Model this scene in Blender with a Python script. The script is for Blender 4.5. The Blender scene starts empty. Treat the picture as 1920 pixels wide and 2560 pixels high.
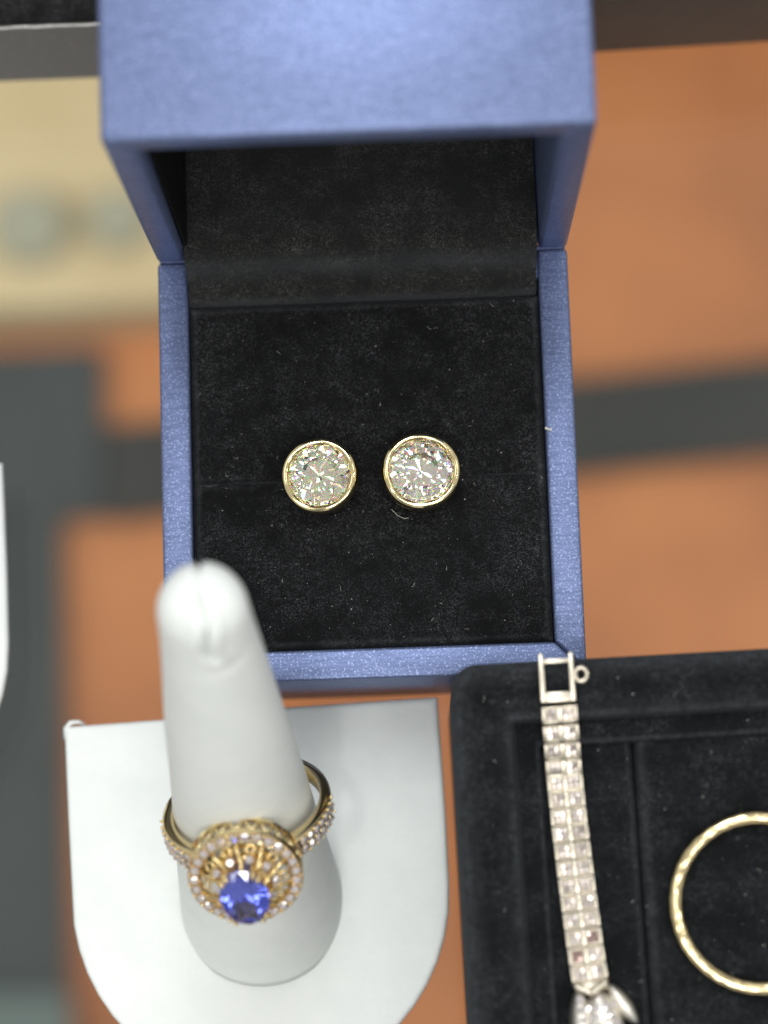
import bpy, bmesh, math, random
from math import sin, cos, pi, radians, sqrt
from mathutils import Matrix, Vector, Euler

random.seed(7)
MM = 0.001
scene = bpy.context.scene
col = scene.collection

# ------------------------------------------------------------------ camera
cam_d = bpy.data.cameras.new("camera")
cam = bpy.data.objects.new("camera", cam_d)
col.objects.link(cam)
cam.location = (5.742 * MM, -56.874 * MM, 336.15 * MM)
cam.rotation_euler = (0.16154, 0.01823, -0.03317)
cam_d.sensor_fit = 'VERTICAL'
cam_d.sensor_height = 36.0
cam_d.lens = 83.32
cam_d.clip_start = 0.005
cam_d.clip_end = 20
cam_d.dof.use_dof = True
cam_d.dof.focus_distance = 0.3065
cam_d.dof.aperture_fstop = 10.5
scene.camera = cam

# ------------------------------------------------------------------ room light
world = bpy.data.worlds.new("World")
scene.world = world
world.use_nodes = True
bg = world.node_tree.nodes["Background"]
bg.inputs[0].default_value = (0.98, 0.99, 0.97, 1)
bg.inputs[1].default_value = 0.52

def lamp(name, loc, target, size, power, color):
    d = bpy.data.lights.new(name, 'AREA')
    d.shape = 'RECTANGLE'
    d.size, d.size_y = size
    d.energy = power
    d.color = color
    o = bpy.data.objects.new(name, d)
    col.objects.link(o)
    o.location = loc
    v = Vector(target) - Vector(loc)
    o.rotation_euler = v.to_track_quat('-Z', 'Y').to_euler()
    return o

lamp("counter_strip_lamp", (0.03, -0.17, 0.60), (0.0, -0.03, 0.03), (0.34, 0.018), 0.68, (1.0, 0.985, 0.96))
lamp("rear_case_lamp", (0.0, 0.22, 0.50), (0.0, 0.05, 0.085), (0.11, 0.22), 0.95, (0.92, 0.96, 1.0))
lamp("ceiling_spot_lamp", (-0.085, -0.07, 0.75), (-0.01, -0.04, 0.03), (0.025, 0.025), 0.36, (1.0, 0.98, 0.95))
lamp("sparkle_spot_lamp", (0.42, -0.02, 0.42), (0.0, -0.01, 0.03), (0.02, 0.02), 0.18, (1.0, 0.95, 0.88))  # added spot out of view, for sparkle in the stones
# unseen overhead panels added for soft fill and sparkle in the diamonds
for px, py, pw in ((-1.0, -0.8, 3.2), (-0.05, -0.95, 6.0), (0.95, -0.75, 3.2), (-1.15, 0.3, 2.2), (1.1, 0.35, 2.2), (-0.75, 1.45, 1.8), (0.6, 1.45, 1.8)):
    lamp("fill_panel_lamp", (px, py, 1.9), (0, 0, 0), (0.42, 0.42), pw, (0.99, 1.0, 0.98))
lamp("floor_fill_lamp", (0.62, 0.15, -0.25), (0.05, 0.15, -0.9), (0.3, 0.5), 3.2, (1.0, 0.97, 0.92))  # pair added out of view to brighten the floor under the glass
lamp("floor_fill_lamp", (-0.62, 0.15, -0.25), (-0.05, 0.15, -0.9), (0.3, 0.5), 3.0, (1.0, 0.97, 0.92))

scene.view_settings.view_transform = 'Standard'
scene.view_settings.look = 'None'
scene.view_settings.exposure = 0.0
scene.view_settings.gamma = 1.0
scene.view_settings.use_curve_mapping = False
cy = scene.cycles
cy.max_bounces = 20
cy.transmission_bounces = 16
cy.transparent_max_bounces = 16
cy.glossy_bounces = 8
cy.use_denoising = True
cy.sample_clamp_indirect = 6.0

# ------------------------------------------------------------------ materials
class Mat:
    def __init__(self, name):
        self.m = bpy.data.materials.new(name)
        self.m.use_nodes = True
        self.nt = self.m.node_tree
        self.p = self.nt.nodes["Principled BSDF"]
        self.out = self.nt.nodes["Material Output"]
        tc = self.n("ShaderNodeTexCoord")
        self.mp = self.n("ShaderNodeMapping")
        self.mp.inputs["Scale"].default_value = (1000, 1000, 1000)   # object space in millimetres
        self.l(tc.outputs["Object"], self.mp.inputs[0])
        self.co = self.mp.outputs[0]
    def n(self, t, **kw):
        nd = self.nt.nodes.new(t)
        for k, v in kw.items():
            setattr(nd, k, v)
        return nd
    def l(self, a, b):
        self.nt.links.new(a, b)
    def set(self, **kw):
        for k, v in kw.items():
            self.p.inputs[k.replace("_", " ")].default_value = v
        return self
    def noise(self, scale, detail=2, rough=.5, stretch=None):
        t = self.n("ShaderNodeTexNoise")
        t.inputs["Scale"].default_value = scale
        t.inputs["Detail"].default_value = detail
        t.inputs["Roughness"].default_value = rough
        if stretch:
            m = self.n("ShaderNodeMapping")
            m.inputs["Scale"].default_value = stretch
            self.l(self.co, m.inputs[0]); self.l(m.outputs[0], t.inputs["Vector"])
        else:
            self.l(self.co, t.inputs["Vector"])
        return t.outputs["Fac"]
    def ramp(self, fac, stops):
        r = self.n("ShaderNodeValToRGB")
        e = r.color_ramp.elements
        while len(e) < len(stops):
            e.new(.5)
        for i, (pos, c) in enumerate(stops):
            e[i].position = pos
            e[i].color = (c, c, c, 1) if not isinstance(c, (tuple, list)) else (*c, 1)
        self.l(fac, r.inputs[0])
        return r.outputs[0]
    def mix(self, fac, a, b, mode='MIX'):
        m = self.n("ShaderNodeMix", data_type='RGBA', blend_type=mode)
        if isinstance(fac, (int, float)):
            m.inputs[0].default_value = fac
        else:
            self.l(fac, m.inputs[0])
        for s, v in ((6, a), (7, b)):
            if isinstance(v, (tuple, list)):
                m.inputs[s].default_value = (*v, 1)
            else:
                self.l(v, m.inputs[s])
        return m.outputs[2]
    def bump(self, h, strength, dist):
        b = self.n("ShaderNodeBump")
        b.inputs["Strength"].default_value = strength
        b.inputs["Distance"].default_value = dist * MM
        self.l(h, b.inputs["Height"])
        self.l(b.outputs[0], self.p.inputs["Normal"])

def blue_paper():
    M = Mat("blue_satin_paper")
    fleck = M.ramp(M.noise(3.6, 1, .6), [(.55, 0.0), (.74, 1.0)])
    lines = M.noise(1.6, 2, .6, stretch=(.16, 2.2, 2.2))
    c = M.mix(M.ramp(lines, [(.35, 0.), (.65, 1.)]), (.100, .130, .245), (.145, .182, .335))
    c = M.mix(fleck, c, (.30, .36, .58))
    M.l(c, M.p.inputs["Base Color"])
    M.set(Metallic=.55, Roughness=.44)
    M.p.inputs["Specular IOR Level"].default_value = .6
    M.p.inputs["Specular Tint"].default_value = (.80, .87, 1, 1)
    M.bump(M.noise(2.6, 2, .6, stretch=(.3, 1.5, 1.5)), .3, .06)
    return M.m

def velvet(name, lo, hi, tint=(1, 1, 1), sheen=.05, worn=1.0):
    M = Mat(name)
    fine = M.noise(4.2, 2, .8)
    mid = M.noise(1.1, 3, .7)
    big = M.noise(.2, 3, .6)
    f = M.ramp(fine, [(.46, 0.), (.78, 1.)])
    m2 = M.ramp(mid, [(.30, .12), (.72, 1.)])
    b2 = M.ramp(big, [(.36, .12), (.66, 1.)])
    g = M.mix(1, f, m2, 'MULTIPLY')
    g = M.mix(1, g, b2, 'MULTIPLY')
    c = M.mix(g, tuple(lo * t for t in tint), tuple(hi * t for t in tint))
    # step-edge highlights painted into the pile colour, along with rubbed wear
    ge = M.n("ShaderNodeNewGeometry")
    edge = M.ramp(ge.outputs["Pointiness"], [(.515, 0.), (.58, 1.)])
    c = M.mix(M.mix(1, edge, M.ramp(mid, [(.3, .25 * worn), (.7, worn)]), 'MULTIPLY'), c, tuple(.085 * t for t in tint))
    M.l(c, M.p.inputs["Base Color"])
    M.set(Roughness=.95)
    M.p.inputs["Specular IOR Level"].default_value = .12
    M.p.inputs["Sheen Weight"].default_value = sheen
    M.p.inputs["Sheen Roughness"].default_value = .55
    M.p.inputs["Sheen Tint"].default_value = (.8, .9, 1, 1)
    M.bump(fine, .7, .12)
    return M.m

def leatherette():
    M = Mat("white_leatherette")
    grain = M.noise(1.7, 3, .65)
    c = M.mix(M.ramp(M.noise(.25, 3, .6), [(.3, 0.), (.75, 1.)]), (.78, .80, .775), (.735, .76, .74))
    M.l(c, M.p.inputs["Base Color"])
    M.set(Roughness=.5)
    M.p.inputs["Specular IOR Level"].default_value = .35
    M.bump(grain, .8, .10)
    return M.m

def metal(name, c, rough, wear=.0):
    M = Mat(name)
    n = M.noise(2.2, 3, .6)
    M.l(M.mix(n, c, tuple(x * .88 for x in c)), M.p.inputs["Base Color"])
    M.set(Metallic=1., Roughness=rough)
    if wear:
        M.bump(M.noise(4, 2), wear, .05)
    return M.m

def glass_fire(name, tint, ior, spread):
    """clear cut stone: part of the red, green and blue light bends a little differently"""
    M = Mat(name)
    M.nt.nodes.remove(M.p)
    prev = None
    for w, k in (((.66, .66, .66), 0), ((.34, 0, 0), -1), ((0, .34, 0), .15), ((0, 0, .34), 1.2)):
        g = M.n("ShaderNodeBsdfGlass")
        g.inputs["Color"].default_value = tuple(w[i] * tint[i] for i in range(3)) + (1,)
        g.inputs["Roughness"].default_value = 0.0
        g.inputs["IOR"].default_value = ior + k * spread
        if prev is None:
            prev = g.outputs[0]
        else:
            a = M.n("ShaderNodeAddShader")
            M.l(prev, a.inputs[0]); M.l(g.outputs[0], a.inputs[1])
            prev = a.outputs[0]
    M.l(prev, M.out.inputs["Surface"])
    return M.m

def glass_plain(name, tint, ior, rough=0.):
    M = Mat(name)
    M.set(Base_Color=(*tint, 1), Roughness=rough, IOR=ior)
    M.p.inputs["Transmission Weight"].default_value = 1
    return M.m

def sheet_glass():
    M = Mat("shelf_glass")
    M.nt.nodes.remove(M.p)
    t = M.n("ShaderNodeBsdfTransparent"); t.inputs[0].default_value = (.93, .965, .95, 1)
    g = M.n("ShaderNodeBsdfGlossy"); g.inputs["Roughness"].default_value = .02
    fr = M.n("ShaderNodeFresnel"); fr.inputs[0].default_value = 1.45
    mx = M.n("ShaderNodeMixShader")
    M.l(fr.outputs[0], mx.inputs[0]); M.l(t.outputs[0], mx.inputs[1]); M.l(g.outputs[0], mx.inputs[2])
    M.l(mx.outputs[0], M.out.inputs["Surface"])
    return M.m

def plain(name, c1, c2, scale, rough=.6, spec=.3):
    M = Mat(name)
    M.l(M.mix(M.ramp(M.noise(scale, 3, .6), [(.3, 0.), (.7, 1.)]), c1, c2), M.p.inputs["Base Color"])
    M.set(Roughness=rough)
    M.p.inputs["Specular IOR Level"].default_value = spec
    return M.m

BLUE = blue_paper()
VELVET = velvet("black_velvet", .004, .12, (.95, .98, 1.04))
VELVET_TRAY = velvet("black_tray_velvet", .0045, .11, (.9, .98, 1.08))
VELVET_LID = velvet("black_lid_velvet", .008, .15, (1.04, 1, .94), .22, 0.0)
WHITE = leatherette()
GOLD = metal("yellow_gold", (.90, .73, .42), .13)
GOLD_PALE = metal("pale_gold", (.98, .81, .45), .09)
GOLD_DEEP = metal("filigree_gold", (.92, .70, .34), .18)
WHITE_GOLD = metal("white_gold", (.66, .60, .49), .34, .25)
STEEL = metal("aged_silver", (.82, .78, .70), .42, .2)
DIAMOND = [glass_fire("diamond_warm", (1, .99, .92), 2.42, .05), glass_fire("diamond_rose", (1, .985, .94), 2.42, .05)]
def pave_crystal(name, c):
    M = Mat(name)
    M.set(Base_Color=(*c, 1), Roughness=.06, IOR=2.1, Metallic=.55)
    M.p.inputs["Transmission Weight"].default_value = .35
    return M.m
PAVE = pave_crystal("pave_diamond", (.86, .79, .78))
PAVE_RED = pave_crystal("pave_reddish_stone", (.56, .40, .36))
PAVE_CELL = metal("cell_diamond", (.66, .60, .56), .28)
TANZANITE = glass_plain("tanzanite", (.14, .18, .86), 1.78)
GLASS = sheet_glass()

# ------------------------------------------------------------------ geometry helpers (millimetres)
def mesh_of(name, vf, mat, smooth=False):
    v, f = vf
    me = bpy.data.meshes.new(name)
    me.from_pydata([(x * MM, y * MM, z * MM) for x, y, z in v], [], f)
    me.materials.append(mat)
    bm = bmesh.new(); bm.from_mesh(me)
    bmesh.ops.recalc_face_normals(bm, faces=bm.faces)
    bm.to_mesh(me); bm.free()
    if smooth is True:
        me.polygons.foreach_set("use_smooth", [True] * len(me.polygons))
    elif smooth:
        me.polygons.foreach_set("use_smooth", [True] * len(me.polygons))
        me.set_sharp_from_angle(angle=radians(smooth))
    me.update()
    return me

def put(name, me, parent=None, mat4=None, **props):
    o = bpy.data.objects.new(name, me)
    col.objects.link(o)
    if parent is not None:
        o.parent = parent
    if mat4 is not None:
        m = mat4.copy(); m.translation *= MM
        o.matrix_basis = m
    for k, v in props.items():
        o[k] = v
    return o

def part(name, vf, mat, parent, smooth=False, mat4=None, **props):
    return put(name, mesh_of(name, vf, mat, smooth), parent, mat4, **props)

def thing(name, label, cat, mat4=None, group=None):
    o = bpy.data.objects.new(name, None)
    o.empty_display_size = .01
    col.objects.link(o)
    if mat4 is not None:
        m = mat4.copy(); m.translation *= MM
        o.matrix_basis = m
    o["label"] = label; o["category"] = cat
    if group: o["group"] = group
    return o

def T(x, y, z): return Matrix.Translation((x, y, z))
def RX(a): return Matrix.Rotation(a, 4, 'X')
def RY(a): return Matrix.Rotation(a, 4, 'Y')
def RZ(a): return Matrix.Rotation(a, 4, 'Z')
def SC(x, y, z): return Matrix.Diagonal((x, y, z, 1))

def from_bm(bm):
    bm.verts.index_update()
    v = [tuple(x.co) for x in bm.verts]
    f = [[q.index for q in p.verts] for p in bm.faces]
    bm.free()
    return v, f

def join(*parts):
    V, F = [], []
    for v, f in parts:
        o = len(V)
        V += list(v); F += [[i + o for i in p] for p in f]
    return V, F

def xf(vf, m):
    return [tuple(m @ Vector(p)) for p in vf[0]], vf[1]

def prism(poly, z0, z1, bevel=0, seg=3, top_only=False):
    bm = bmesh.new()
    lo = [bm.verts.new((x, y, z0)) for x, y in poly]
    hi = [bm.verts.new((x, y, z1)) for x, y in poly]
    n = len(poly)
    bm.faces.new(lo[::-1]); top = bm.faces.new(hi)
    for i in range(n):
        bm.faces.new((lo[i], lo[(i + 1) % n], hi[(i + 1) % n], hi[i]))
    bmesh.ops.recalc_face_normals(bm, faces=bm.faces)
    if bevel:
        e = list(top.edges) if top_only else list(bm.edges)
        bmesh.ops.bevel(bm, geom=e, offset=bevel, segments=seg, affect='EDGES', profile=.5)
    return from_bm(bm)

def box(x0, x1, y0, y1, z0, z1, bevel=0, seg=3, top_only=False):
    return prism([(x0, y0), (x1, y0), (x1, y1), (x0, y1)], z0, z1, bevel, seg, top_only)

def lathe(prof, n=48, closed=False):
    V, F = [], []
    m = len(prof)
    for k in range(n):
        a = 2 * pi * k / n
        for r, z in prof:
            V.append((r * cos(a), r * sin(a), z))
    for k in range(n):
        k2 = (k + 1) % n
        for j in range(m if closed else m - 1):
            j2 = (j + 1) % m
            F.append([k * m + j, k2 * m + j, k2 * m + j2, k * m + j2])
    return V, F

def tube(pts, r, n=8, closed=False, caps=True):
    P = [Vector(p) for p in pts]
    N = len(P)
    V, F = [], []
    up = None
    for i, p in enumerate(P):
        a = P[(i + 1) % N] if (closed or i < N - 1) else p
        b = P[i - 1] if (closed or i > 0) else p
        t = (a - b).normalized()
        if up is None:
            up = t.orthogonal().normalized()
        up = (up - t * up.dot(t)).normalized()
        s = t.cross(up)
        rr = r(i / (N - 1)) if callable(r) else r
        for k in range(n):
            q = 2 * pi * k / n
            V.append(tuple(p + (up * cos(q) + s * sin(q)) * rr))
    for i in range(N if closed else N - 1):
        i2 = (i + 1) % N
        for k in range(n):
            F.append([i * n + k, i * n + (k + 1) % n, i2 * n + (k + 1) % n, i2 * n + k])
    if caps and not closed:
        F.append(list(range(n))[::-1]); F.append([(N - 1) * n + k for k in range(n)])
    return V, F

def ball(r, c=(0, 0, 0), n=8, m=5):
    V = [(c[0], c[1], c[2] + r)]; F = []
    for j in range(1, m):
        t = pi * j / m
        for k in range(n):
            a = 2 * pi * k / n
            V.append((c[0] + r * sin(t) * cos(a), c[1] + r * sin(t) * sin(a), c[2] + r * cos(t)))
    V.append((c[0], c[1], c[2] - r))
    for k in range(n):
        F.append([0, 1 + k, 1 + (k + 1) % n])
        F.append([len(V) - 1, 1 + (m - 2) * n + (k + 1) % n, 1 + (m - 2) * n + k])
    for j in range(m - 2):
        for k in range(n):
            F.append([1 + j * n + k, 1 + (j + 1) * n + k, 1 + (j + 1) * n + (k + 1) % n, 1 + j * n + (k + 1) % n])
    return V, F

def brilliant(R, crown=None, pav=None, table=.56, sy=1.0, culet=.33):
    """round (or, with sy, oval) brilliant cut; girdle at z = 0"""
    hc = crown or R * .31; dp = pav or R * .86
    rt, rs, rp, g = R * table, R * .76, R * culet, R * .03
    c = cos(pi / 8)
    Tb = [(rt * cos(k * pi / 4), rt * sin(k * pi / 4), hc) for k in range(8)]
    zs = hc * (R - rs * c) / (R - rt)
    S = [(rs * cos((k + .5) * pi / 4), rs * sin((k + .5) * pi / 4), zs) for k in range(8)]
    G = [(R * cos(k * pi / 8), R * sin(k * pi / 8), 0) for k in range(16)]
    H = [(x, y, -g) for x, y, z in G]
    zp = -dp * (1 - rp * c / R)
    P = [(rp * cos((k + .5) * pi / 4), rp * sin((k + .5) * pi / 4), zp) for k in range(8)]
    V = Tb + S + G + H + P + [(0, 0, -dp)]
    t, s, gg, h, p, cu = 0, 8, 16, 32, 48, 56
    F = [list(range(8))]
    for k in range(8):
        k1 = (k + 1) % 8; km = (k - 1) % 8
        a, b, d = 2 * k, 2 * k + 1, (2 * k + 2) % 16
        F += [[t + k, s + k, t + k1], [t + k, s + km, gg + a, s + k],
              [s + k, gg + a, gg + b], [s + k, gg + b, gg + d],
              [gg + a, h + a, h + b, gg + b], [gg + b, h + b, h + d, gg + d],
              [p + k, h + b, h + a], [p + k, h + d, h + b],
              [cu, p + k, h + a, p + km]]
    return [(x, y * sy, z) for x, y, z in V], F

def small_brilliant(R):
    V, F = [], []
    n = 8
    for r, z, o in ((R * .58, R * .36, .5), (R, 0, 0), (0, -R * .8, 0)):
        if r:
            V += [(r * cos((k + o) * 2 * pi / n), r * sin((k + o) * 2 * pi / n), z) for k in range(n)]
        else:
            V.append((0, 0, z))
    F.append(list(range(n)))
    for k in range(n):
        F += [[k, n + k, n + (k + 1) % n], [k, n + (k + 1) % n, (k + 1) % n], [n + k, 2 * n, n + (k + 1) % n]]
    return V, F

# ------------------------------------------------------------------ the setting: glass shelf and what lies below it
def structure(o):
    o["kind"] = "structure"; return o

FZ = -900.0
deck = structure(put("floor", mesh_of("floor", box(-900, 900, -700, 1100, FZ - 30, FZ),
        plain("terracotta_floor", (.52, .185, .060), (.32, .100, .034), .006, .55))))
def slab(name, label, cat, poly, z0, z1, mat, bevel=3):
    cx = sum(p[0] for p in poly) / len(poly); cyy = sum(p[1] for p in poly) / len(poly)
    o = put(name, mesh_of(name, prism([(x - cx, y - cyy) for x, y in poly], 0, z1 - z0, bevel, 2), mat), None, T(cx, cyy, z0))
    o["label"] = label; o["category"] = cat
    return o
slab("floor_mat", "charcoal floor mat with straight edges lying under the ring stands", "mat",
     [(-520, -420), (-178, -420), (-180, 146), (-157, 146), (-157, 238), (-520, 238)], FZ + .5, FZ + 12,
     plain("charcoal_rubber", (.030, .034, .036), (.044, .049, .052), .01, .6))
slab("floor_rail", "dark brown rail crossing the terracotta floor", "rail",
     [(-156, 144), (520, 188), (520, 240), (-156, 194)], FZ + .5, FZ + 16,
     plain("dark_brown_metal", (.012, .012, .011), (.024, .019, .017), .01, .45))
tan = slab("storage_carton", "tan cardboard carton on the floor beneath the glass", "carton",
     [(-520, 248), (-40, 248), (-40, 620), (-520, 620)], FZ + .5, FZ + 60,
     plain("tan_cardboard", (.66, .51, .32), (.54, .40, .23), .008, .7))
for x, y, r in ((-186, 288, 19), (-140, 290, 15)):
    o = put("round_tin", mesh_of("round_tin", lathe([(0, 0), (r, 0), (r, 13), (r - 2, 15), (0, 15)], 32), plain("grey_tin", (.30, .28, .21), (.36, .33, .25), .05, .5), 30), None, T(x, y, FZ + 60.2))
    o["label"] = ("wide" if r > 16 else "narrow") + " dull grey round tin on the tan carton"; o["category"] = "tin"
slab("floor_board", "pale grey green board lying against the charcoal mat", "board",
     [(-520, -300), (-174, -300), (-176, -98), (-520, -92)], FZ + 12.5, FZ + 24,
     plain("grey_green_board", (.10, .125, .12), (.13, .155, .15), .01, .6))

shelf = structure(put("glass_shelf", mesh_of("glass_shelf", box(-260, 260, -170, 260, -6.3, -.3, .8, 2), GLASS)))

# ------------------------------------------------------------------ blue jewellery box
W2, L2, H, TH, LIDH = 27.5, 28.4, 28.0, 4.0, 24.0
jb = thing("jewellery_box", "open blue satin box with black velvet inside, holding the stud earrings", "box", T(0, 0, 0))
def ring_walls(parent, z0, z1, names, bevel=.45):
    a, b, t = W2, L2, TH; e = .05
    polys = [[(-a, -b), (a, -b), (a - t, -b + t), (-a + t, -b + t)],
             [(a, -b), (a, b), (a - t, b), (a - t, -b + t)],
             [(a - t, b - .3), (-a + t, b - .3), (-a + t, b - t), (a - t, b - t)],
             [(-a, b), (-a, -b), (-a + t, -b + t), (-a + t, b)]]
    out = []
    for nm, p in zip(names, polys):
        cx = sum(q[0] for q in p) / 4; cyy = sum(q[1] for q in p) / 4
        # hairline mitre between neighbours
        out.append(part(nm, prism([(x + (cx - x) * .0008, y + (cyy - y) * .0008) for x, y in p], z0, z1, bevel, 3), BLUE, parent, 40))
    return out
ring_walls(jb, 0.0, H, ("front_wall", "side_wall", "rear_wall", "side_wall"))
part("bottom", box(-W2 + TH, W2 - TH, -L2 + TH, L2 - TH, .4, 2), BLUE, jb)
PX0, PX1 = -23.35, 23.35
def pad(y0, y1):
    # soft velvet block, slightly domed, sampled grid so that its top is not dead flat
    nx, ny = 60, 40
    V, F = [], []
    rnd = random.Random(int(y0 * 10))
    ph = [rnd.uniform(0, 6.28) for _ in range(4)]
    for j in range(ny + 1):
        for i in range(nx + 1):
            u, v = i / nx, j / ny
            u = .5 - .5 * cos(pi * u) * (.55 + .45 * abs(cos(pi * u))); v = .5 - .5 * cos(pi * v) * (.55 + .45 * abs(cos(pi * v)))
            x = PX0 + (PX1 - PX0) * u; y = y0 + (y1 - y0) * v
            d = min(x - PX0, PX1 - x, (y1 - y) if y0 > -10 else (y - y0))
            ds = (y - y0) if y0 > -10 else (y1 - y)          # soft fold along the earring slot
            dent = sum(math.exp(-(((x - ex) / 5.6) ** 2 + ((y + 2) / 5.6) ** 2)) for ex in (-6.4, 6.85))
            z = H - .15 - .9 * max(0, 1 - d / 1.0) ** 2 - .42 * max(0, 1 - ds / (1.1 + .3 * sin(x * .4))) ** 2 - .45 * dent + .07 * sin(x * .5 + ph[0]) * sin(y * .4 + ph[1]) + .05 * sin(x * 1.1 + y * .6 + ph[2])
            V.append((x, y, z))
    w = nx + 1
    for j in range(ny):
        for i in range(nx):
            F.append([j * w + i, j * w + i + 1, (j + 1) * w + i + 1, (j + 1) * w + i])
    rim = [i for i in range(w)] + [j * w + nx for j in range(1, ny + 1)] + [ny * w + i for i in range(nx - 1, -1, -1)] + [j * w for j in range(ny - 1, 0, -1)]
    b0 = len(V)
    V += [(V[i][0], V[i][1], 6) for i in rim]
    n = len(rim)
    for k in range(n):
        F.append([rim[k], b0 + k, b0 + (k + 1) % n, rim[(k + 1) % n]])
    F.append([b0 + k for k in range(n)])
    return V, F
part("cushion", pad(-24.3, -1.96), VELVET, jb, 50)
part("cushion", pad(-1.86, 22.2), VELVET, jb, 50)
part("hinge_strip", box(-W2 + .25, W2 - .25, L2 + .05, L2 + .7, 8, H - .05, .15, 1), BLUE, jb)
# lid
LA = radians(88.24)
lid = bpy.data.objects.new("lid", None); col.objects.link(lid); lid.parent = jb
m = T(0, L2, H + .15) @ RX(-LA) @ T(0, -L2, -H); m2 = m.copy(); m2.translation *= MM; lid.matrix_basis = m2
ring_walls(lid, H, H + LIDH - 2.2, ("front_panel", "side_panel", "hinge_panel", "side_panel"), .7)
part("top_panel", box(-W2, W2, -L2, L2, H + LIDH - 2.15, H + LIDH, .7, 3), BLUE, lid, 40)
def lining(x0, x1, prof, n=30):
    V, F = [], []
    for i in range(n + 1):
        x = x0 + (x1 - x0) * i / n
        for k, (y, z) in enumerate(prof):
            V.append((x, y + .12 * sin(x * .33 + k), z + .10 * sin(x * .41 + k * 1.3)))
    m_ = len(prof)
    for i in range(n):
        for k in range(m_ - 1):
            F.append([i * m_ + k, i * m_ + k + 1, (i + 1) * m_ + k + 1, (i + 1) * m_ + k])
    return V, F
prof = [(22.45, 24.), (22.9, 27.4), (23.6, 28.0), (24.6, 28.3), (25.6, 29.2), (26.3, 30.6), (26.9, 32.2), (27.8, 33.6), (29.2, 34.1), (30.8, 33.9), (34, 33.3), (38, 33.3), (42, 33.3), (47, 33.4), (49.2, 34.4), (49.9, 37), (50.1, 60), (51.7, 82)]
part("lining", lining(-23.4, 23.2, prof), VELVET_LID, jb, True)
part("side_lining", box(-23.42, -22.9, 29.0, 49.5, 33.2, 80.0, .2, 2), velvet("black_side_velvet", .004, .05, (1, 1, 1), 0.0, 0.0), jb)

# ------------------------------------------------------------------ stud earrings
def stud(mat4, label, stone_mat, spin):
    t = thing("stud_earring", label, "earring", mat4, "pair of stud earrings in the blue box")
    R = 4.05
    cup = [(R - .9, -3.2), (R - .1, .12), (R - .05, .42), (R + .12, .74), (R + .42, .86), (R + .74, .66), (R + .93, .15), (R + .98, -.8), (R + .92, -3.0), (R + .3, -4.0), (2.2, -4.25), (2.2, -4.0), (R - 1.2, -3.8)]
    V, F = lathe(cup, 72, True)
    V = [(x * (1 + .012 * sin(3 * math.atan2(y, x) + spin)), y * (1 + .012 * sin(2 * math.atan2(y, x) + 1 + spin)), z + .05 * sin(4 * math.atan2(y, x) + spin)) for x, y, z in V]
    part("bezel", (V, F), GOLD_PALE, t, 60)
    part("back_plate", lathe([(0, -3.9), (3.4, -3.9), (3.4, -4.05), (0, -4.05)], 32), GOLD_PALE, t)
    part("post", lathe([(0, -4.05), (.42, -4.05), (.42, -8.9), (0, -9.1)], 12), GOLD_PALE, t, True)
    part("diamond", brilliant(R, crown=R * .30, pav=R * .855), stone_mat, t, False, RZ(spin) @ T(0, 0, .10))
    return t
ZS = H - .1 + 4.1
stud(T(-6.4, -2.05, ZS) @ RY(radians(-5)) @ RX(radians(3)), "gold bezel diamond stud earring nearer the white ring finger, tilted sideways", DIAMOND[0], .2)
stud(T(6.85, -1.95, ZS) @ RY(radians(3)) @ RX(radians(1)) @ SC(1.03, 1.03, 1.0), "gold bezel diamond stud earring farther from the white ring finger, lying nearly level", DIAMOND[1], .55)

# ------------------------------------------------------------------ white ring stands
PT = 10.0
SX, SY = -17.2, -55.0
def smooth_poly(pts, it=1):
    for _ in range(it):
        q = []
        for i in range(len(pts)):
            a, b = pts[i], pts[(i + 1) % len(pts)]
            q += [(a[0] * .75 + b[0] * .25, a[1] * .75 + b[1] * .25), (a[0] * .25 + b[0] * .75, a[1] * .25 + b[1] * .75)]
        pts = q
    return pts
out = [(-43.5, -31.9), (-29.2, -31.35), (-11.5, -30.2), (8.05, -29.55), (8.3, -36), (8.6, -45), (8.75, -55)]
for k in range(1, 24):
    a = pi * k / 24
    out.append((-17.0 + 25.75 * cos(a), -55.5 - 25.75 * sin(a)))
out += [(-42.7, -55), (-43.1, -45)]
dense = []
for i_ in range(len(out)):
    a_, b_ = out[i_], out[(i_ + 1) % len(out)]
    k_ = max(1, int(math.dist(a_, b_) / 2.5))
    dense += [(a_[0] + (b_[0] - a_[0]) * q / k_, a_[1] + (b_[1] - a_[1]) * q / k_) for q in range(k_)]
out = [(x - SX, y - SY) for x, y in dense]
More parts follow.
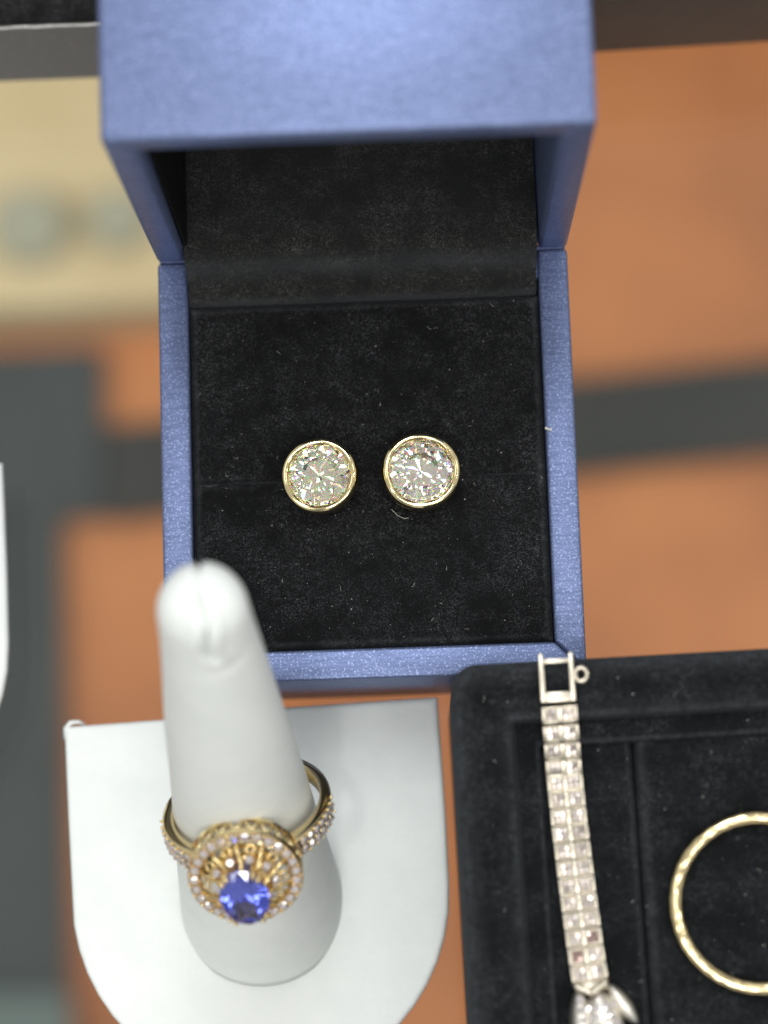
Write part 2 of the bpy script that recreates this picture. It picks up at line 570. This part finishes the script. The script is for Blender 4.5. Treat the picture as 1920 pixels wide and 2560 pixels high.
def finger_mesh():
    B = Vector((-16.9 - SX, -55.9 - SY, PT)); E = Vector((-17.65 - SX, -24.9 - SY, 80.0))
    ax = (E - B); Ln = ax.length; ax.normalize()
    xv = Vector((1, 0, 0)); xv = (xv - ax * xv.dot(ax)).normalized(); yv = ax.cross(xv)
    prof = [(-4, 11.3), (0, 11.05), (8, 10.45), (18, 9.6), (28, 8.85), (40, 7.95), (52, 7.05), (62, 6.15), (68, 5.65), (72, 5.3), (Ln, 5.0)]
    def rad(s):
        for (a, ra), (b, rb) in zip(prof, prof[1:]):
            if s <= b:
                u = (s - a) / (b - a); return ra + (rb - ra) * u
        return prof[-1][1]
    rows = [-4 + i * 1.4 for i in range(int((Ln - 14 + 4) / 1.4))]
    rows += [rows[-1] + .3 * (i + 1) for i in range(int((Ln - rows[-1]) / .3))]
    last = rows[-1]
    st = [(s, rad(s)) for s in rows] + [(last + (5.35) * sin(t * pi / 2), rad(last) * cos(t * pi / 2) ** .92) for t in [i / 26 for i in range(1, 26)]]
    n = 220
    V, F = [], []
    tot = last + 5.35
    for s, r in st:
        d = tot - s              # distance below the tip
        for k in range(n):
            a = 2 * pi * k / n
            # slit in the leatherette, on the side that looks up and forward, from the tip down
            c = -pi / 2 + .05 + .10 * sin(d * .8) + .02 * d
            arc = ((a - c + pi) % (2 * pi) - pi) * r
            dep = 0.0
            if d < 9.0:
                w = .32 + .14 * sin(d * 1.3) + (.25 if 6.3 < d < 8.4 else 0)
                dep += (1.45 + .5 * sin(d * 1.7)) * math.exp(-(arc / w) ** 2) * min(1, (9.0 - d) / 1.2)
                dep -= .4 * math.exp(-((arc - 1.1) / .8) ** 2) * min(1, (9 - d) / 3)
                dep -= .16 * math.exp(-((arc + 1.2) / .8) ** 2) * min(1, (9 - d) / 3)
            # the slit runs on over the tip a little way down the far side
            if d < 4.5:
                arc2 = ((a - pi / 2 - .05 + pi) % (2 * pi) - pi) * r
                dep += 1.1 * math.exp(-(arc2 / .34) ** 2) * min(1, (4.5 - d) / 1.0)
            # crease under the slit
            if 8 < d < 14 and abs(arc) < 6:
                dep += .22 * math.exp(-((d - 10.4 + .06 * arc * arc) / .6) ** 2) * math.exp(-((arc - .8) / 2.6) ** 2)
            rr = max(r - dep, .02) + .05 * sin(3 * a + s * .2)
            p = B + ax * s + (xv * cos(a) + yv * sin(a)) * rr
            V.append(tuple(p))
    for i in range(len(st) - 1):
        for k in range(n):
            F.append([i * n + k, i * n + (k + 1) % n, (i + 1) * n + (k + 1) % n, (i + 1) * n + k])
    tip = B + ax * (tot - .45)
    V.append(tuple(tip)); q = len(V) - 1; b = (len(st) - 1) * n
    for k in range(n):
        F.append([b + k, b + (k + 1) % n, q])
    F.append(list(range(n))[::-1])
    return V, F
def plate():
    P = [Vector((x, y)) for x, y in out]
    n = len(P)
    N = []
    for i in range(n):
        e1 = (P[i] - P[i - 1]).normalized(); e2 = (P[(i + 1) % n] - P[i]).normalized()
        t = (e1 + e2).normalized()
        N.append(Vector((t.y, -t.x)) / max(.5, t.dot(e2)))
    area = sum(P[i].x * P[(i + 1) % n].y - P[(i + 1) % n].x * P[i].y for i in range(n))
    if area < 0: pass
    else: N = [-q for q in N]
    st_ = [(3.5, 0), (2.2, PT - 4.5), (.25, PT - 2.2), (0, PT - .9)] + [(.7 * (1 - cos(q)), PT - .7 + .7 * sin(q)) for q in [radians(a) for a in (18, 36, 54, 72, 90)]] + [(1.0, PT), (2.2, PT)]
    V = []
    for d, z in st_:
        V += [(P[i].x + N[i].x * d, P[i].y + N[i].y * d, z) for i in range(n)]
    F = [[k * n + i, k * n + (i + 1) % n, (k + 1) * n + (i + 1) % n, (k + 1) * n + i] for k in range(len(st_) - 1) for i in range(n)]
    F.append(list(range(n))[::-1]); F.append([(len(st_) - 1) * n + i for i in range(n)])
    return V, F
stand = thing("ring_stand", "white leatherette finger ring stand carrying the blue stone ring", "ring stand", T(SX, SY, 0), "white ring stands")
part("base_plate", plate(), WHITE, stand, 60)
part("finger", finger_mesh(), WHITE, stand, True)
part("corner_fold", tube([(-26.2, 21.6, PT - 1.6), (-26.1, 22.9, PT - .6), (-25.4, 23.6, PT + .1), (-24.4, 23.75, PT - .5), (-23.6, 23.4, PT - 1.3)], lambda u: .42 - .2 * u, 10), WHITE, stand, True)
def copy_tree(o, parent=None):
    c = o.copy(); col.objects.link(c); c.parent = parent
    for ch in o.children:
        copy_tree(ch, c)
    return c
st2 = copy_tree(stand)
st2.location = Vector((SX - 59.9, SY + 35.0, 0)) * MM
st2["label"] = "white leatherette ring stand set apart from the blue box, over the charcoal mat"

# ------------------------------------------------------------------ blue stone halo ring
el = radians(50)
n_ = Vector((0.02, -cos(el), sin(el))).normalized()
x_ = Vector((1, 0, 0)); x_ = (x_ - n_ * x_.dot(n_)).normalized(); y_ = n_.cross(x_)
sp = radians(7)
x2 = x_ * cos(sp) + y_ * sin(sp); y2 = n_.cross(x2)
RM = Matrix(((x2.x, y2.x, n_.x, 0), (x2.y, y2.y, n_.y, 0), (x2.z, y2.z, n_.z, 0), (0, 0, 0, 1)))
ring = thing("halo_ring", "gold halo ring with oval blue violet stone on the white finger stand", "ring", T(-16.4, -45.3, 37.2) @ RM)
def band():
    V, F = [], []
    N = 96; sec = 12
    a0 = radians(24)
    for i in range(N + 1):
        th = a0 + (2 * pi - 2 * a0) * i / N
        u = abs(th - pi) / (pi - a0)               # 0 at the back, 1 at the head
        w = 1.1 + .55 * u ** 2; tk = .6 + .42 * u ** 2
        r0 = 9.25 + tk
        for k in range(sec):
            q = 2 * pi * k / sec + pi / sec
            sx = math.copysign(abs(cos(q)) ** .35, cos(q)) * tk; sy_ = math.copysign(abs(sin(q)) ** .35, sin(q)) * w
            r = r0 + sx
            V.append((r * sin(th), sy_, r * cos(th)))
    for i in range(N):
        for k in range(sec):
            F.append([i * sec + k, i * sec + (k + 1) % sec, (i + 1) * sec + (k + 1) % sec, (i + 1) * sec + k])
    F.append(list(range(sec))[::-1]); F.append([N * sec + k for k in range(sec)])
    return V, F
part("band", band(), GOLD, ring, 45)
ZH = 13.1      # plane of the halo
pave = mesh_of("halo_stone", small_brilliant(.62), PAVE)
pave_s = mesh_of("shoulder_stone", small_brilliant(.58), PAVE)
bead = mesh_of("bead", ball(.2), GOLD_PALE, True)
part("halo_rim", lathe([(5.35, ZH - .75), (5.35, ZH - .08), (5.5, ZH + .05), (5.65, ZH - .12), (6.75, ZH - .12), (6.9, ZH + .02), (6.98, ZH - .15), (6.98, ZH - .75)], 72, True), GOLD, ring, 40)
NH = 27
for k in range(NH):
    a = 2 * pi * k / NH
    put("halo_stone", pave, ring, T(6.18 * cos(a), 6.18 * sin(a), ZH + .12) @ RZ(a))
    for rr in (6.74,):
        b = a + pi / NH
        put("bead", bead, ring, T(rr * cos(b), rr * sin(b), ZH + .12))
# pierced gallery wall: two rails and a zigzag of bars
part("gallery_rail", lathe([(6.55, ZH - 3.1), (6.55, ZH - 2.55), (6.9, ZH - 2.55), (6.9, ZH - 3.1)], 72, True), GOLD_PALE, ring, 40)
NZ = 22
for k in range(NZ * 2):
    a, b = pi * k / NZ, pi * (k + 1) / NZ
    z0, z1 = (ZH - 2.6, ZH - .7) if k % 2 == 0 else (ZH - .7, ZH - 2.6)
    part("gallery_bar", tube([(6.75 * cos(a), 6.75 * sin(a), z0), (6.75 * cos(b), 6.75 * sin(b), z1)], .23, 6), GOLD_PALE, ring, True)
# filigree basket between halo and centre stone
part("filigree_ring", lathe([(4.05, ZH + .55), (4.05, ZH + .95), (4.45, ZH + .95), (4.45, ZH + .55)], 60, True), GOLD_DEEP, ring, 40)
part("basket_floor_ring", lathe([(3.2, ZH - 2.0), (3.2, ZH - 1.6), (3.7, ZH - 1.6), (3.7, ZH - 2.0)], 60, True), GOLD_DEEP, ring, 40)
part("basket_dish", lathe([(.05, ZH + .9), (2.2, ZH + .7), (3.7, ZH - .2), (3.75, ZH - .45), (2.2, ZH + .4), (.05, ZH + .6)], 60, True), GOLD_DEEP, ring, 40)
for k in range(10):
    a = 2 * pi * (k + .5) / 10
    part("filigree_bar", tube([(5.4 * cos(a), 5.4 * sin(a), ZH - .4), (4.9 * cos(a + .05), 4.9 * sin(a + .05), ZH + .5), (4.2 * cos(a), 4.2 * sin(a), ZH + .8), (3.3 * cos(a - .05), 3.3 * sin(a - .05), ZH + 1.7), (2.5 * cos(a), 3.0 * sin(a), ZH + 3.0)], .27, 7), GOLD_DEEP, ring, True)
for k in range(10):
    a = 2 * pi * k / 10
    put("inner_stone", pave_s, ring, T(3.75 * cos(a), 3.75 * sin(a), ZH + 1.25) @ RZ(a) @ RY(.5))
    part("scroll", tube([(4.75 * cos(a) + .45 * cos(q) * cos(a) - .55 * sin(q) * sin(a), 4.75 * sin(a) + .45 * cos(q) * sin(a) + .55 * sin(q) * cos(a), ZH + .35 - .25 * cos(q)) for q in [2 * pi * j / 14 for j in range(14)]], .17, 6, True), GOLD_DEEP, ring, True)
part("seat_ring", [(x * 1., y * 1.3, z) for x, y, z in lathe([(2.35, ZH + 2.9), (2.35, ZH + 3.3), (2.75, ZH + 3.3), (2.75, ZH + 2.9)], 60, True)[0]] and
     ([(x, y * 1.3, z) for x, y, z in lathe([(2.35, ZH + 2.9), (2.35, ZH + 3.3), (2.75, ZH + 3.3), (2.75, ZH + 2.9)], 60, True)[0]], lathe([(0, 0)] * 4, 60, True)[1]), GOLD_DEEP, ring, 40)
part("centre_stone", brilliant(2.95, crown=1.0, pav=2.65, table=.55, sy=1.42), TANZANITE, ring, False, T(0, .15, ZH + 3.9), label="oval blue violet faceted stone")
for sx in (-1, 1):
    for sy_ in (-1, 1):
        for j in (0, 1):
            a = radians(42 + 14 * j)
            px, py = 3.0 * cos(a) * sx, 4.2 * sin(a) * sy_ + .15
            part("prong", tube([(px * .8, py * .8, ZH + 1.6), (px * 1.0, py * 1.0, ZH + 3.5), (px * 1.02, py * 1.02, ZH + 4.25), (px * .9, py * .9, ZH + 4.6)], lambda u: .30 - .06 * u, 8), GOLD_DEEP, ring, True)
for s in (-1, 1):
    for k in range(7):
        th = radians(41 + 6.6 * k)
        for yy in (-.62, .62) if k < 6 else (0,):
            r = 9.25 + 2 * (.6 + .42 * ((pi - th) / (pi - radians(24))) ** 2) + .05
            put("shoulder_stone", pave_s, ring, RY(s * th) @ T(0, yy, r))
    for k in range(7):
        th = radians(44.3 + 6.6 * k)
        for yy in (-1.15, 0, 1.15):
            put("bead", bead, ring, RY(s * th) @ T(0, yy, 9.25 + 2 * (.6 + .42 * ((pi - th) / (pi - radians(24))) ** 2) + .08))

# ------------------------------------------------------------------ black velvet tray
TZ = 50.0
X0, X1, Y0, Y1 = 9.4, 92.0, -128.0, -29.1
tray = thing("velvet_tray", "black velvet jewellery tray with stepped rim holding the bracelet and gold hoop", "tray", T(X0, Y1, 0) @ RZ(radians(1.2)))
def rounded_rect(x0, x1, y0, y1, r, n=8):
    P = []
    for cx, cyy, a0 in ((x1 - r, y1 - r, 0), (x0 + r, y1 - r, pi / 2), (x0 + r, y0 + r, pi), (x1 - r, y0 + r, 1.5 * pi)):
        for k in range(n + 1):
            a = a0 + pi / 2 * k / n
            P.append((cx + r * cos(a), cyy + r * sin(a)))
    return P
def tray_loops():
    # (inset from the outer edge, height, corner radius)
    st = [(0.3, 0, 3.2), (0.0, 2, 3.4), (0.0, TZ - 2.2, 3.4), (.25, TZ - 1.1, 3.3), (.8, TZ - .35, 3.0), (1.6, TZ, 2.6), (3.5, TZ + .12, 1.8), (6.0, TZ, 1.1), (6.9, TZ - .25, .8), (7.2, TZ - .9, .7), (7.3, TZ - 2.0, .6),
          (7.5, TZ - 2.35, .5), (9.3, TZ - 2.35, .45), (10.0, TZ - 2.45, .4), (10.25, TZ - 2.9, .35), (10.35, TZ - 5.0, .3)]
    V, F = [], []
    n = None
    for d, z, r in st:
        P = rounded_rect(d, (X1 - X0) - d, (Y0 - Y1) + d, -d, r)
        n = len(P)
        V += [(x + .12 * sin(y * .21 + z), y + .1 * sin(x * .17 + z * .7), z + (.12 * sin(x * .31 + y * .27) if z > 40 else 0)) for x, y in P]
    for i in range(len(st) - 1):
        for k in range(n):
            F.append([i * n + k, i * n + (k + 1) % n, (i + 1) * n + (k + 1) % n, (i + 1) * n + k])
    F.append(list(range(n))[::-1])
    return V, F
part("rim", tray_loops(), VELVET_TRAY, tray, 50)
def grid(x0, x1, y0, y1, zf, nx=80, ny=80):
    V = [(x0 + (x1 - x0) * i / nx, y0 + (y1 - y0) * j / ny, zf(x0 + (x1 - x0) * i / nx, y0 + (y1 - y0) * j / ny)) for j in range(ny + 1) for i in range(nx + 1)]
    w = nx + 1
    return V, [[j * w + i, j * w + i + 1, (j + 1) * w + i + 1, (j + 1) * w + i] for j in range(ny) for i in range(nx)]
lx0, lx1, ly0, ly1 = 10.3, X1 - X0 - 10.3, Y0 - Y1 + 10.3, -10.3
xs = 21.6
def z_left(x, y):
    return TZ - 3.6 - 1.0 * max(0, 1 - (xs - x) / .9) ** 2
def z_right(x, y):
    e = min(x - xs, 3.) / 3.
    return TZ - 3.15 - 1.3 * max(0, 1 - (x - xs) / 1.2) ** 2 + .45 * math.exp(-((y + 16.5 + .06 * (x - 40)) / 2.6) ** 2) * e - .3 * math.exp(-((y + 40) / 1.2) ** 2) * e + .5 * math.exp(-((y + 44) / 2.2) ** 2) * e + .1 * sin(x * .5 + y * .3)
part("pad", grid(lx0, xs, ly0, ly1, z_left, 40, 60), VELVET_TRAY, tray, True)
part("pad", grid(xs + .15, lx1, ly0, ly1, z_right, 70, 160), VELVET_TRAY, tray, True)

# ------------------------------------------------------------------ link bracelet lying in the tray
br = thing("link_bracelet", "pale gold two row stone set link bracelet draped over the tray rim", "bracelet", T(22.4, -36.0, TZ))
path = [(22.15, -28.8), (22.25, -33.6), (22.4, -36.3), (22.7, -42.5), (23.05, -48.5), (23.7, -56.9), (24.25, -63.0), (24.65, -67.0), (25.1, -71)]
def at_y(y):
    for (xa, ya), (xb, yb) in zip(path, path[1:]):
        if y >= yb:
            return xa + (xb - xa) * (ya - y) / (ya - yb)
    return path[-1][0]
def zb(y):      # the bracelet sags from the rim on to the ledge and pad
    t = min(1, max(0, (-33.5 - y) / 11.0)); t = t * t * (3 - 2 * t)
    return .25 - 2.7 * t
def frame_at(y):
    p = Vector((at_y(y), y, zb(y))); q = Vector((at_y(y - .5), y - .5, zb(y - .5)))
    d = (p - q).normalized(); s = Vector((1, 0, 0)); s = (s - d * s.dot(d)).normalized(); u = s.cross(d)
    m_ = Matrix(((s.x, d.x, u.x, p.x - 22.4), (s.y, d.y, u.y, p.y + 36.0), (s.z, d.z, u.z, p.z), (0, 0, 0, 1)))
    return m_
PITCH, HW = 2.06, 2.12
def link_body():
    h, l = 1.65, .97
    P = [box(-HW, HW, -l, l, .1, .85, .08, 1)]
    P += [box(-HW, -HW + .34, -l + .02, l - .02, .8, h, .1, 2), box(HW - .34, HW, -l + .02, l - .02, .8, h, .1, 2), box(-.26, .26, -l + .02, l - .02, .8, h + .06, .1, 2)]
    for x0, x1 in ((-HW + .32, -.24), (.24, HW - .32)):
        P += [box(x0, x1, -l + .02, -l + .26, .8, h - .04, .06, 1), box(x0, x1, l - .26, l - .02, .8, h - .04, .06, 1)]
    return join(*P)
def square_stone(w):
    a, b = w, w * .62
    V = [(-a, -a, 0), (a, -a, 0), (a, a, 0), (-a, a, 0), (-b, -b, w * .4), (b, -b, w * .4), (b, b, w * .4), (-b, b, w * .4), (0, 0, -w * .9)]
    F = [[4, 5, 6, 7]] + [[k, (k + 1) % 4, 4 + (k + 1) % 4, 4 + k] for k in range(4)] + [[(k + 1) % 4, k, 8] for k in range(4)]
    return V, F
def cell_stone(seed):
    """small square facet groups set edge to edge, filling a square cell"""
    r = random.Random(seed)
    return join(*[xf(square_stone(.33), T(sx * .34, sy_ * .34, .05 * (sx == sy_)) @ RX(r.uniform(-.2, .2)) @ RY(r.uniform(-.2, .2))) for sx in (-1, 1) for sy_ in (-1, 1)])
link_me = mesh_of("link", link_body(), WHITE_GOLD, 30)
st_me = [mesh_of("stone", cell_stone(q), PAVE_CELL) for q in range(6)]
st_red = mesh_of("reddish_stone", cell_stone(9), PAVE_RED)
y = -35.35
for i in range(16):
    f = frame_at(y)
    lk = put("link", link_me, br, f @ RZ(random.uniform(-.012, .012)) @ RX(random.uniform(-.03, .03)))
    for sgn in (-1, 1):
        red = (i, sgn) in ((13, 1), (14, -1))
        put("stone", st_red if red else random.choice(st_me), lk, T(sgn * 1.03, 0, 1.38) @ RX(random.uniform(-.16, .16)) @ RY(random.uniform(-.16, .16)))
    y -= PITCH
yend = y + PITCH / 2
# open clasp frame at the rim end
fc = frame_at(-31.4)
cl = [box(-2.1, -1.5, -2.75, 3.1, .2, 1.35, .14, 2), box(1.5, 2.1, -2.75, 3.1, .2, 1.35, .14, 2), box(-1.55, 1.55, 1.95, 2.45, .3, 1.2, .12, 2), box(-1.55, 1.55, -2.75, -1.55, .2, 1.3, .14, 2)]
part("clasp_frame", join(*cl), WHITE_GOLD, br, 30, fc)
part("clasp_loop", tube([(2.95 + .72 * cos(q), .45 + .82 * sin(q), .55) for q in [2 * pi * k / 28 for k in range(28)]], .30, 10, True), WHITE_GOLD, br, True, fc)
# centrepiece: chevron, two petals and a pave dome
fe = frame_at(yend - .3)
def chevron():
    P = []
    for s in (-1, 1):
        P.append(tube([(s * 2.0, .5, 1.3), (s * 1.7, -.1, 1.6), (s * .2, -.95, 1.9), (0, -1.0, 1.9)], .38, 8))
    P.append(box(-1.9, 1.9, -.9, .4, .2, 1.1, .15, 1))
    return join(*P)
part("chevron", chevron(), WHITE_GOLD, br, True, fe)
def petal(l, w, h):
    V, F = [], []
    N, K = 18, 10
    for i in range(N + 1):
        u = i / N; ww = w * sin(pi * u) ** .7 + .05
        for k in range(K + 1):
            t = pi * k / K
            V.append((ww * cos(t), -l * u, h * sin(t) * (sin(pi * u) ** .5 + .1)))
    for i in range(N):
        for k in range(K):
            F.append([i * (K + 1) + k, i * (K + 1) + k + 1, (i + 1) * (K + 1) + k + 1, (i + 1) * (K + 1) + k])
    return V, F
part("petal", petal(8.5, 1.45, 1.7), STEEL, br, True, fe @ T(-1.55, -.35, .3) @ RZ(-.03))
part("petal", petal(6.0, 1.0, 1.5), STEEL, br, True, fe @ T(2.0, -.2, .3) @ RZ(.5))
def dome(rx, ry, h):
    V, F = lathe([(cos(t), sin(t)) for t in [pi / 2 * k / 10 for k in range(10)]] + [(0.02, 1)], 40)
    return [(x * rx, y * ry, z * h) for x, y, z in V], F
part("dome", dome(2.6, 5.2, 2.4), STEEL, br, True, fe @ T(.75, -6.1, .3))
pv = mesh_of("pave_stone", small_brilliant(.52), PAVE)
for j in range(-4, 5):
    for i in range(-2, 3):
        x = (i + (.5 if j % 2 else 0)) * 1.08; yy = j * 1.12
        q = (x / 2.6) ** 2 + (yy / 5.2) ** 2
        if q < .85:
            z = 2.4 * sqrt(1 - q)
            nrm = Vector((x / 2.6 ** 2, yy / 5.2 ** 2, z / 2.4 ** 2)).normalized()
            put("pave_stone", pv, br, fe @ T(.75 + x, -6.1 + yy, .3 + z + .08) @ nrm.to_track_quat('Z', 'Y').to_matrix().to_4x4())
for k in range(5):
    put("pave_stone", pv, br, fe @ T(-1.55 - .04 * k, -1.6 - 1.25 * k, 2.0) @ RX(random.uniform(-.2, .2)))

# ------------------------------------------------------------------ gold hoop
hp = T(45.45, -58.75, TZ - 2.0)
def hoop():
    V, F = [], []
    N, K, Rh = 320, 14, 10.1
    for i in range(N):
        a = 2 * pi * i / N
        for k in range(K):
            q = 2 * pi * k / K
            w = .5 + .5 * sin(34 * a + 3 * q)            # shallow slanting cuts along the wire
            rr = .87 * (1 - .055 * w ** 3)
            r = Rh + rr * cos(q)
            V.append((r * cos(a), r * sin(a), rr * sin(q)))
    for i in range(N):
        i2 = (i + 1) % N
        for k in range(K):
            k1 = (k + 1) % K
            F.append([i * K + k, i * K + k1, i2 * K + k1, i2 * K + k])
    return V, F
ho = put("gold_hoop", mesh_of("gold_hoop", hoop(), GOLD, True), None, hp @ RX(.02) @ RY(-.02))
ho["label"] = "slim yellow gold hoop with twisted facets lying on the black tray pad"; ho["category"] = "hoop"

# ------------------------------------------------------------------ trays behind the box
bt = thing("rear_tray", "black flocked tray with grey card side and worn pale edge, behind the box", "tray", T(-70, 64.8, 0))
part("body", box(-70, 62, 0, 90, 0, 21.2, .4, 2), plain("grey_card", (.17, .17, .165), (.22, .215, .205), .9, .7), bt)
part("velvet_top", box(-69.7, 61.7, .45, 89.7, 21.25, 22.2, .4, 2), velvet("coarse_flock", .006, .16, (1, 1, .95), .05, 0.0), bt)
part("worn_edge", tube([(-69.8 + 131.6 * k / 90, .12 + .05 * sin(k * 1.7), 21.5 + .1 * sin(k * 2.3)) for k in range(91)], lambda u: .16 + .1 * abs(sin(u * 140)) * abs(sin(u * 37)), 6), plain("bare_card", (.6, .58, .54), (.42, .40, .38), 2, .8), bt, True)
bk = thing("leather_case", "dark brown leather case standing behind the box, beside the rear tray", "case", T(60, 66.2, 0))
part("body", xf(box(-66, 70, 0, 80, 0, 21.5, 1.2, 3), RZ(radians(1.4))), plain("dark_brown_leather", (.085, .062, .048), (.065, .045, .036), .05, .55), bk, 40)
part("lid", xf(box(-66, 70, .3, 80, 21.6, 34, 1.2, 3), RZ(radians(1.4))), plain("dark_brown_leather_lid", (.085, .062, .050), (.06, .046, .040), .05, .5), bk, 40)

# ------------------------------------------------------------------ lint and dust
def lint(n_fib, n_dot, area, zf, seed):
    r = random.Random(seed)
    P = []
    for _ in range(n_fib):
        x, y = r.uniform(area[0], area[1]), r.uniform(area[2], area[3])
        a = r.uniform(0, 6.28); pts = []
        l = r.uniform(.06, .2)
        for k in range(5):
            pts.append((x, y, zf(x, y) + .05 + .08 * sin(k * .8)))
            a += r.uniform(-.8, .8); x += l * cos(a); y += l * sin(a)
        P.append(tube(pts, r.uniform(.008, .016), 4))
    for _ in range(n_dot):
        x, y = r.uniform(area[0], area[1]), r.uniform(area[2], area[3])
        P.append(ball(r.uniform(.015, .045) if r.random() < .95 else r.uniform(.06, .09), (x, y, zf(x, y) + .05), 5, 3))
    return join(*P)
LINT = plain("pale_lint", (.75, .73, .66), (.5, .48, .42), 2, .8)
def stuff(name, vf, label):
    o = put(name, mesh_of(name, vf, LINT)); o["kind"] = "stuff"; o["label"] = label; o["category"] = "lint"
    return o
stuff("cushion_lint", lint(36, 330, (-22.8, 22.8, -23.6, 21.6), lambda x, y: H, 3), "pale lint and dust specks on the box cushion")
stuff("lid_lint", lint(16, 170, (-22, 21.5, 26, 42), lambda x, y: 33.1 if y > 30 else 28.6 + max(0, y - 25.2) * .95, 5), "pale lint and dust specks on the lid lining")
stuff("tray_lint", lint(22, 240, (13, 60, -75, -31), lambda x, y: TZ + .1 if (x < 15.5 or y > -35) else (TZ - 2.3 if (x < 19.6 or y > -39) else (TZ - 3.5 if x < 31 else TZ - 2.9)), 9), "pale lint and dust specks on the velvet tray")
bit = stuff("thread_scrap", join(tube([(23.5, 4.0, H + .25), (23.9, 3.75, H + .3), (24.3, 3.7, H + .2)], .16, 6), tube([(2.8, -6.2, H + .2), (3.6, -7.1, H + .35), (4.4, -7.5, H + .3), (5.0, -7.45, H + .2)], .035, 5)), "white thread scraps on the blue box rim and cushion")
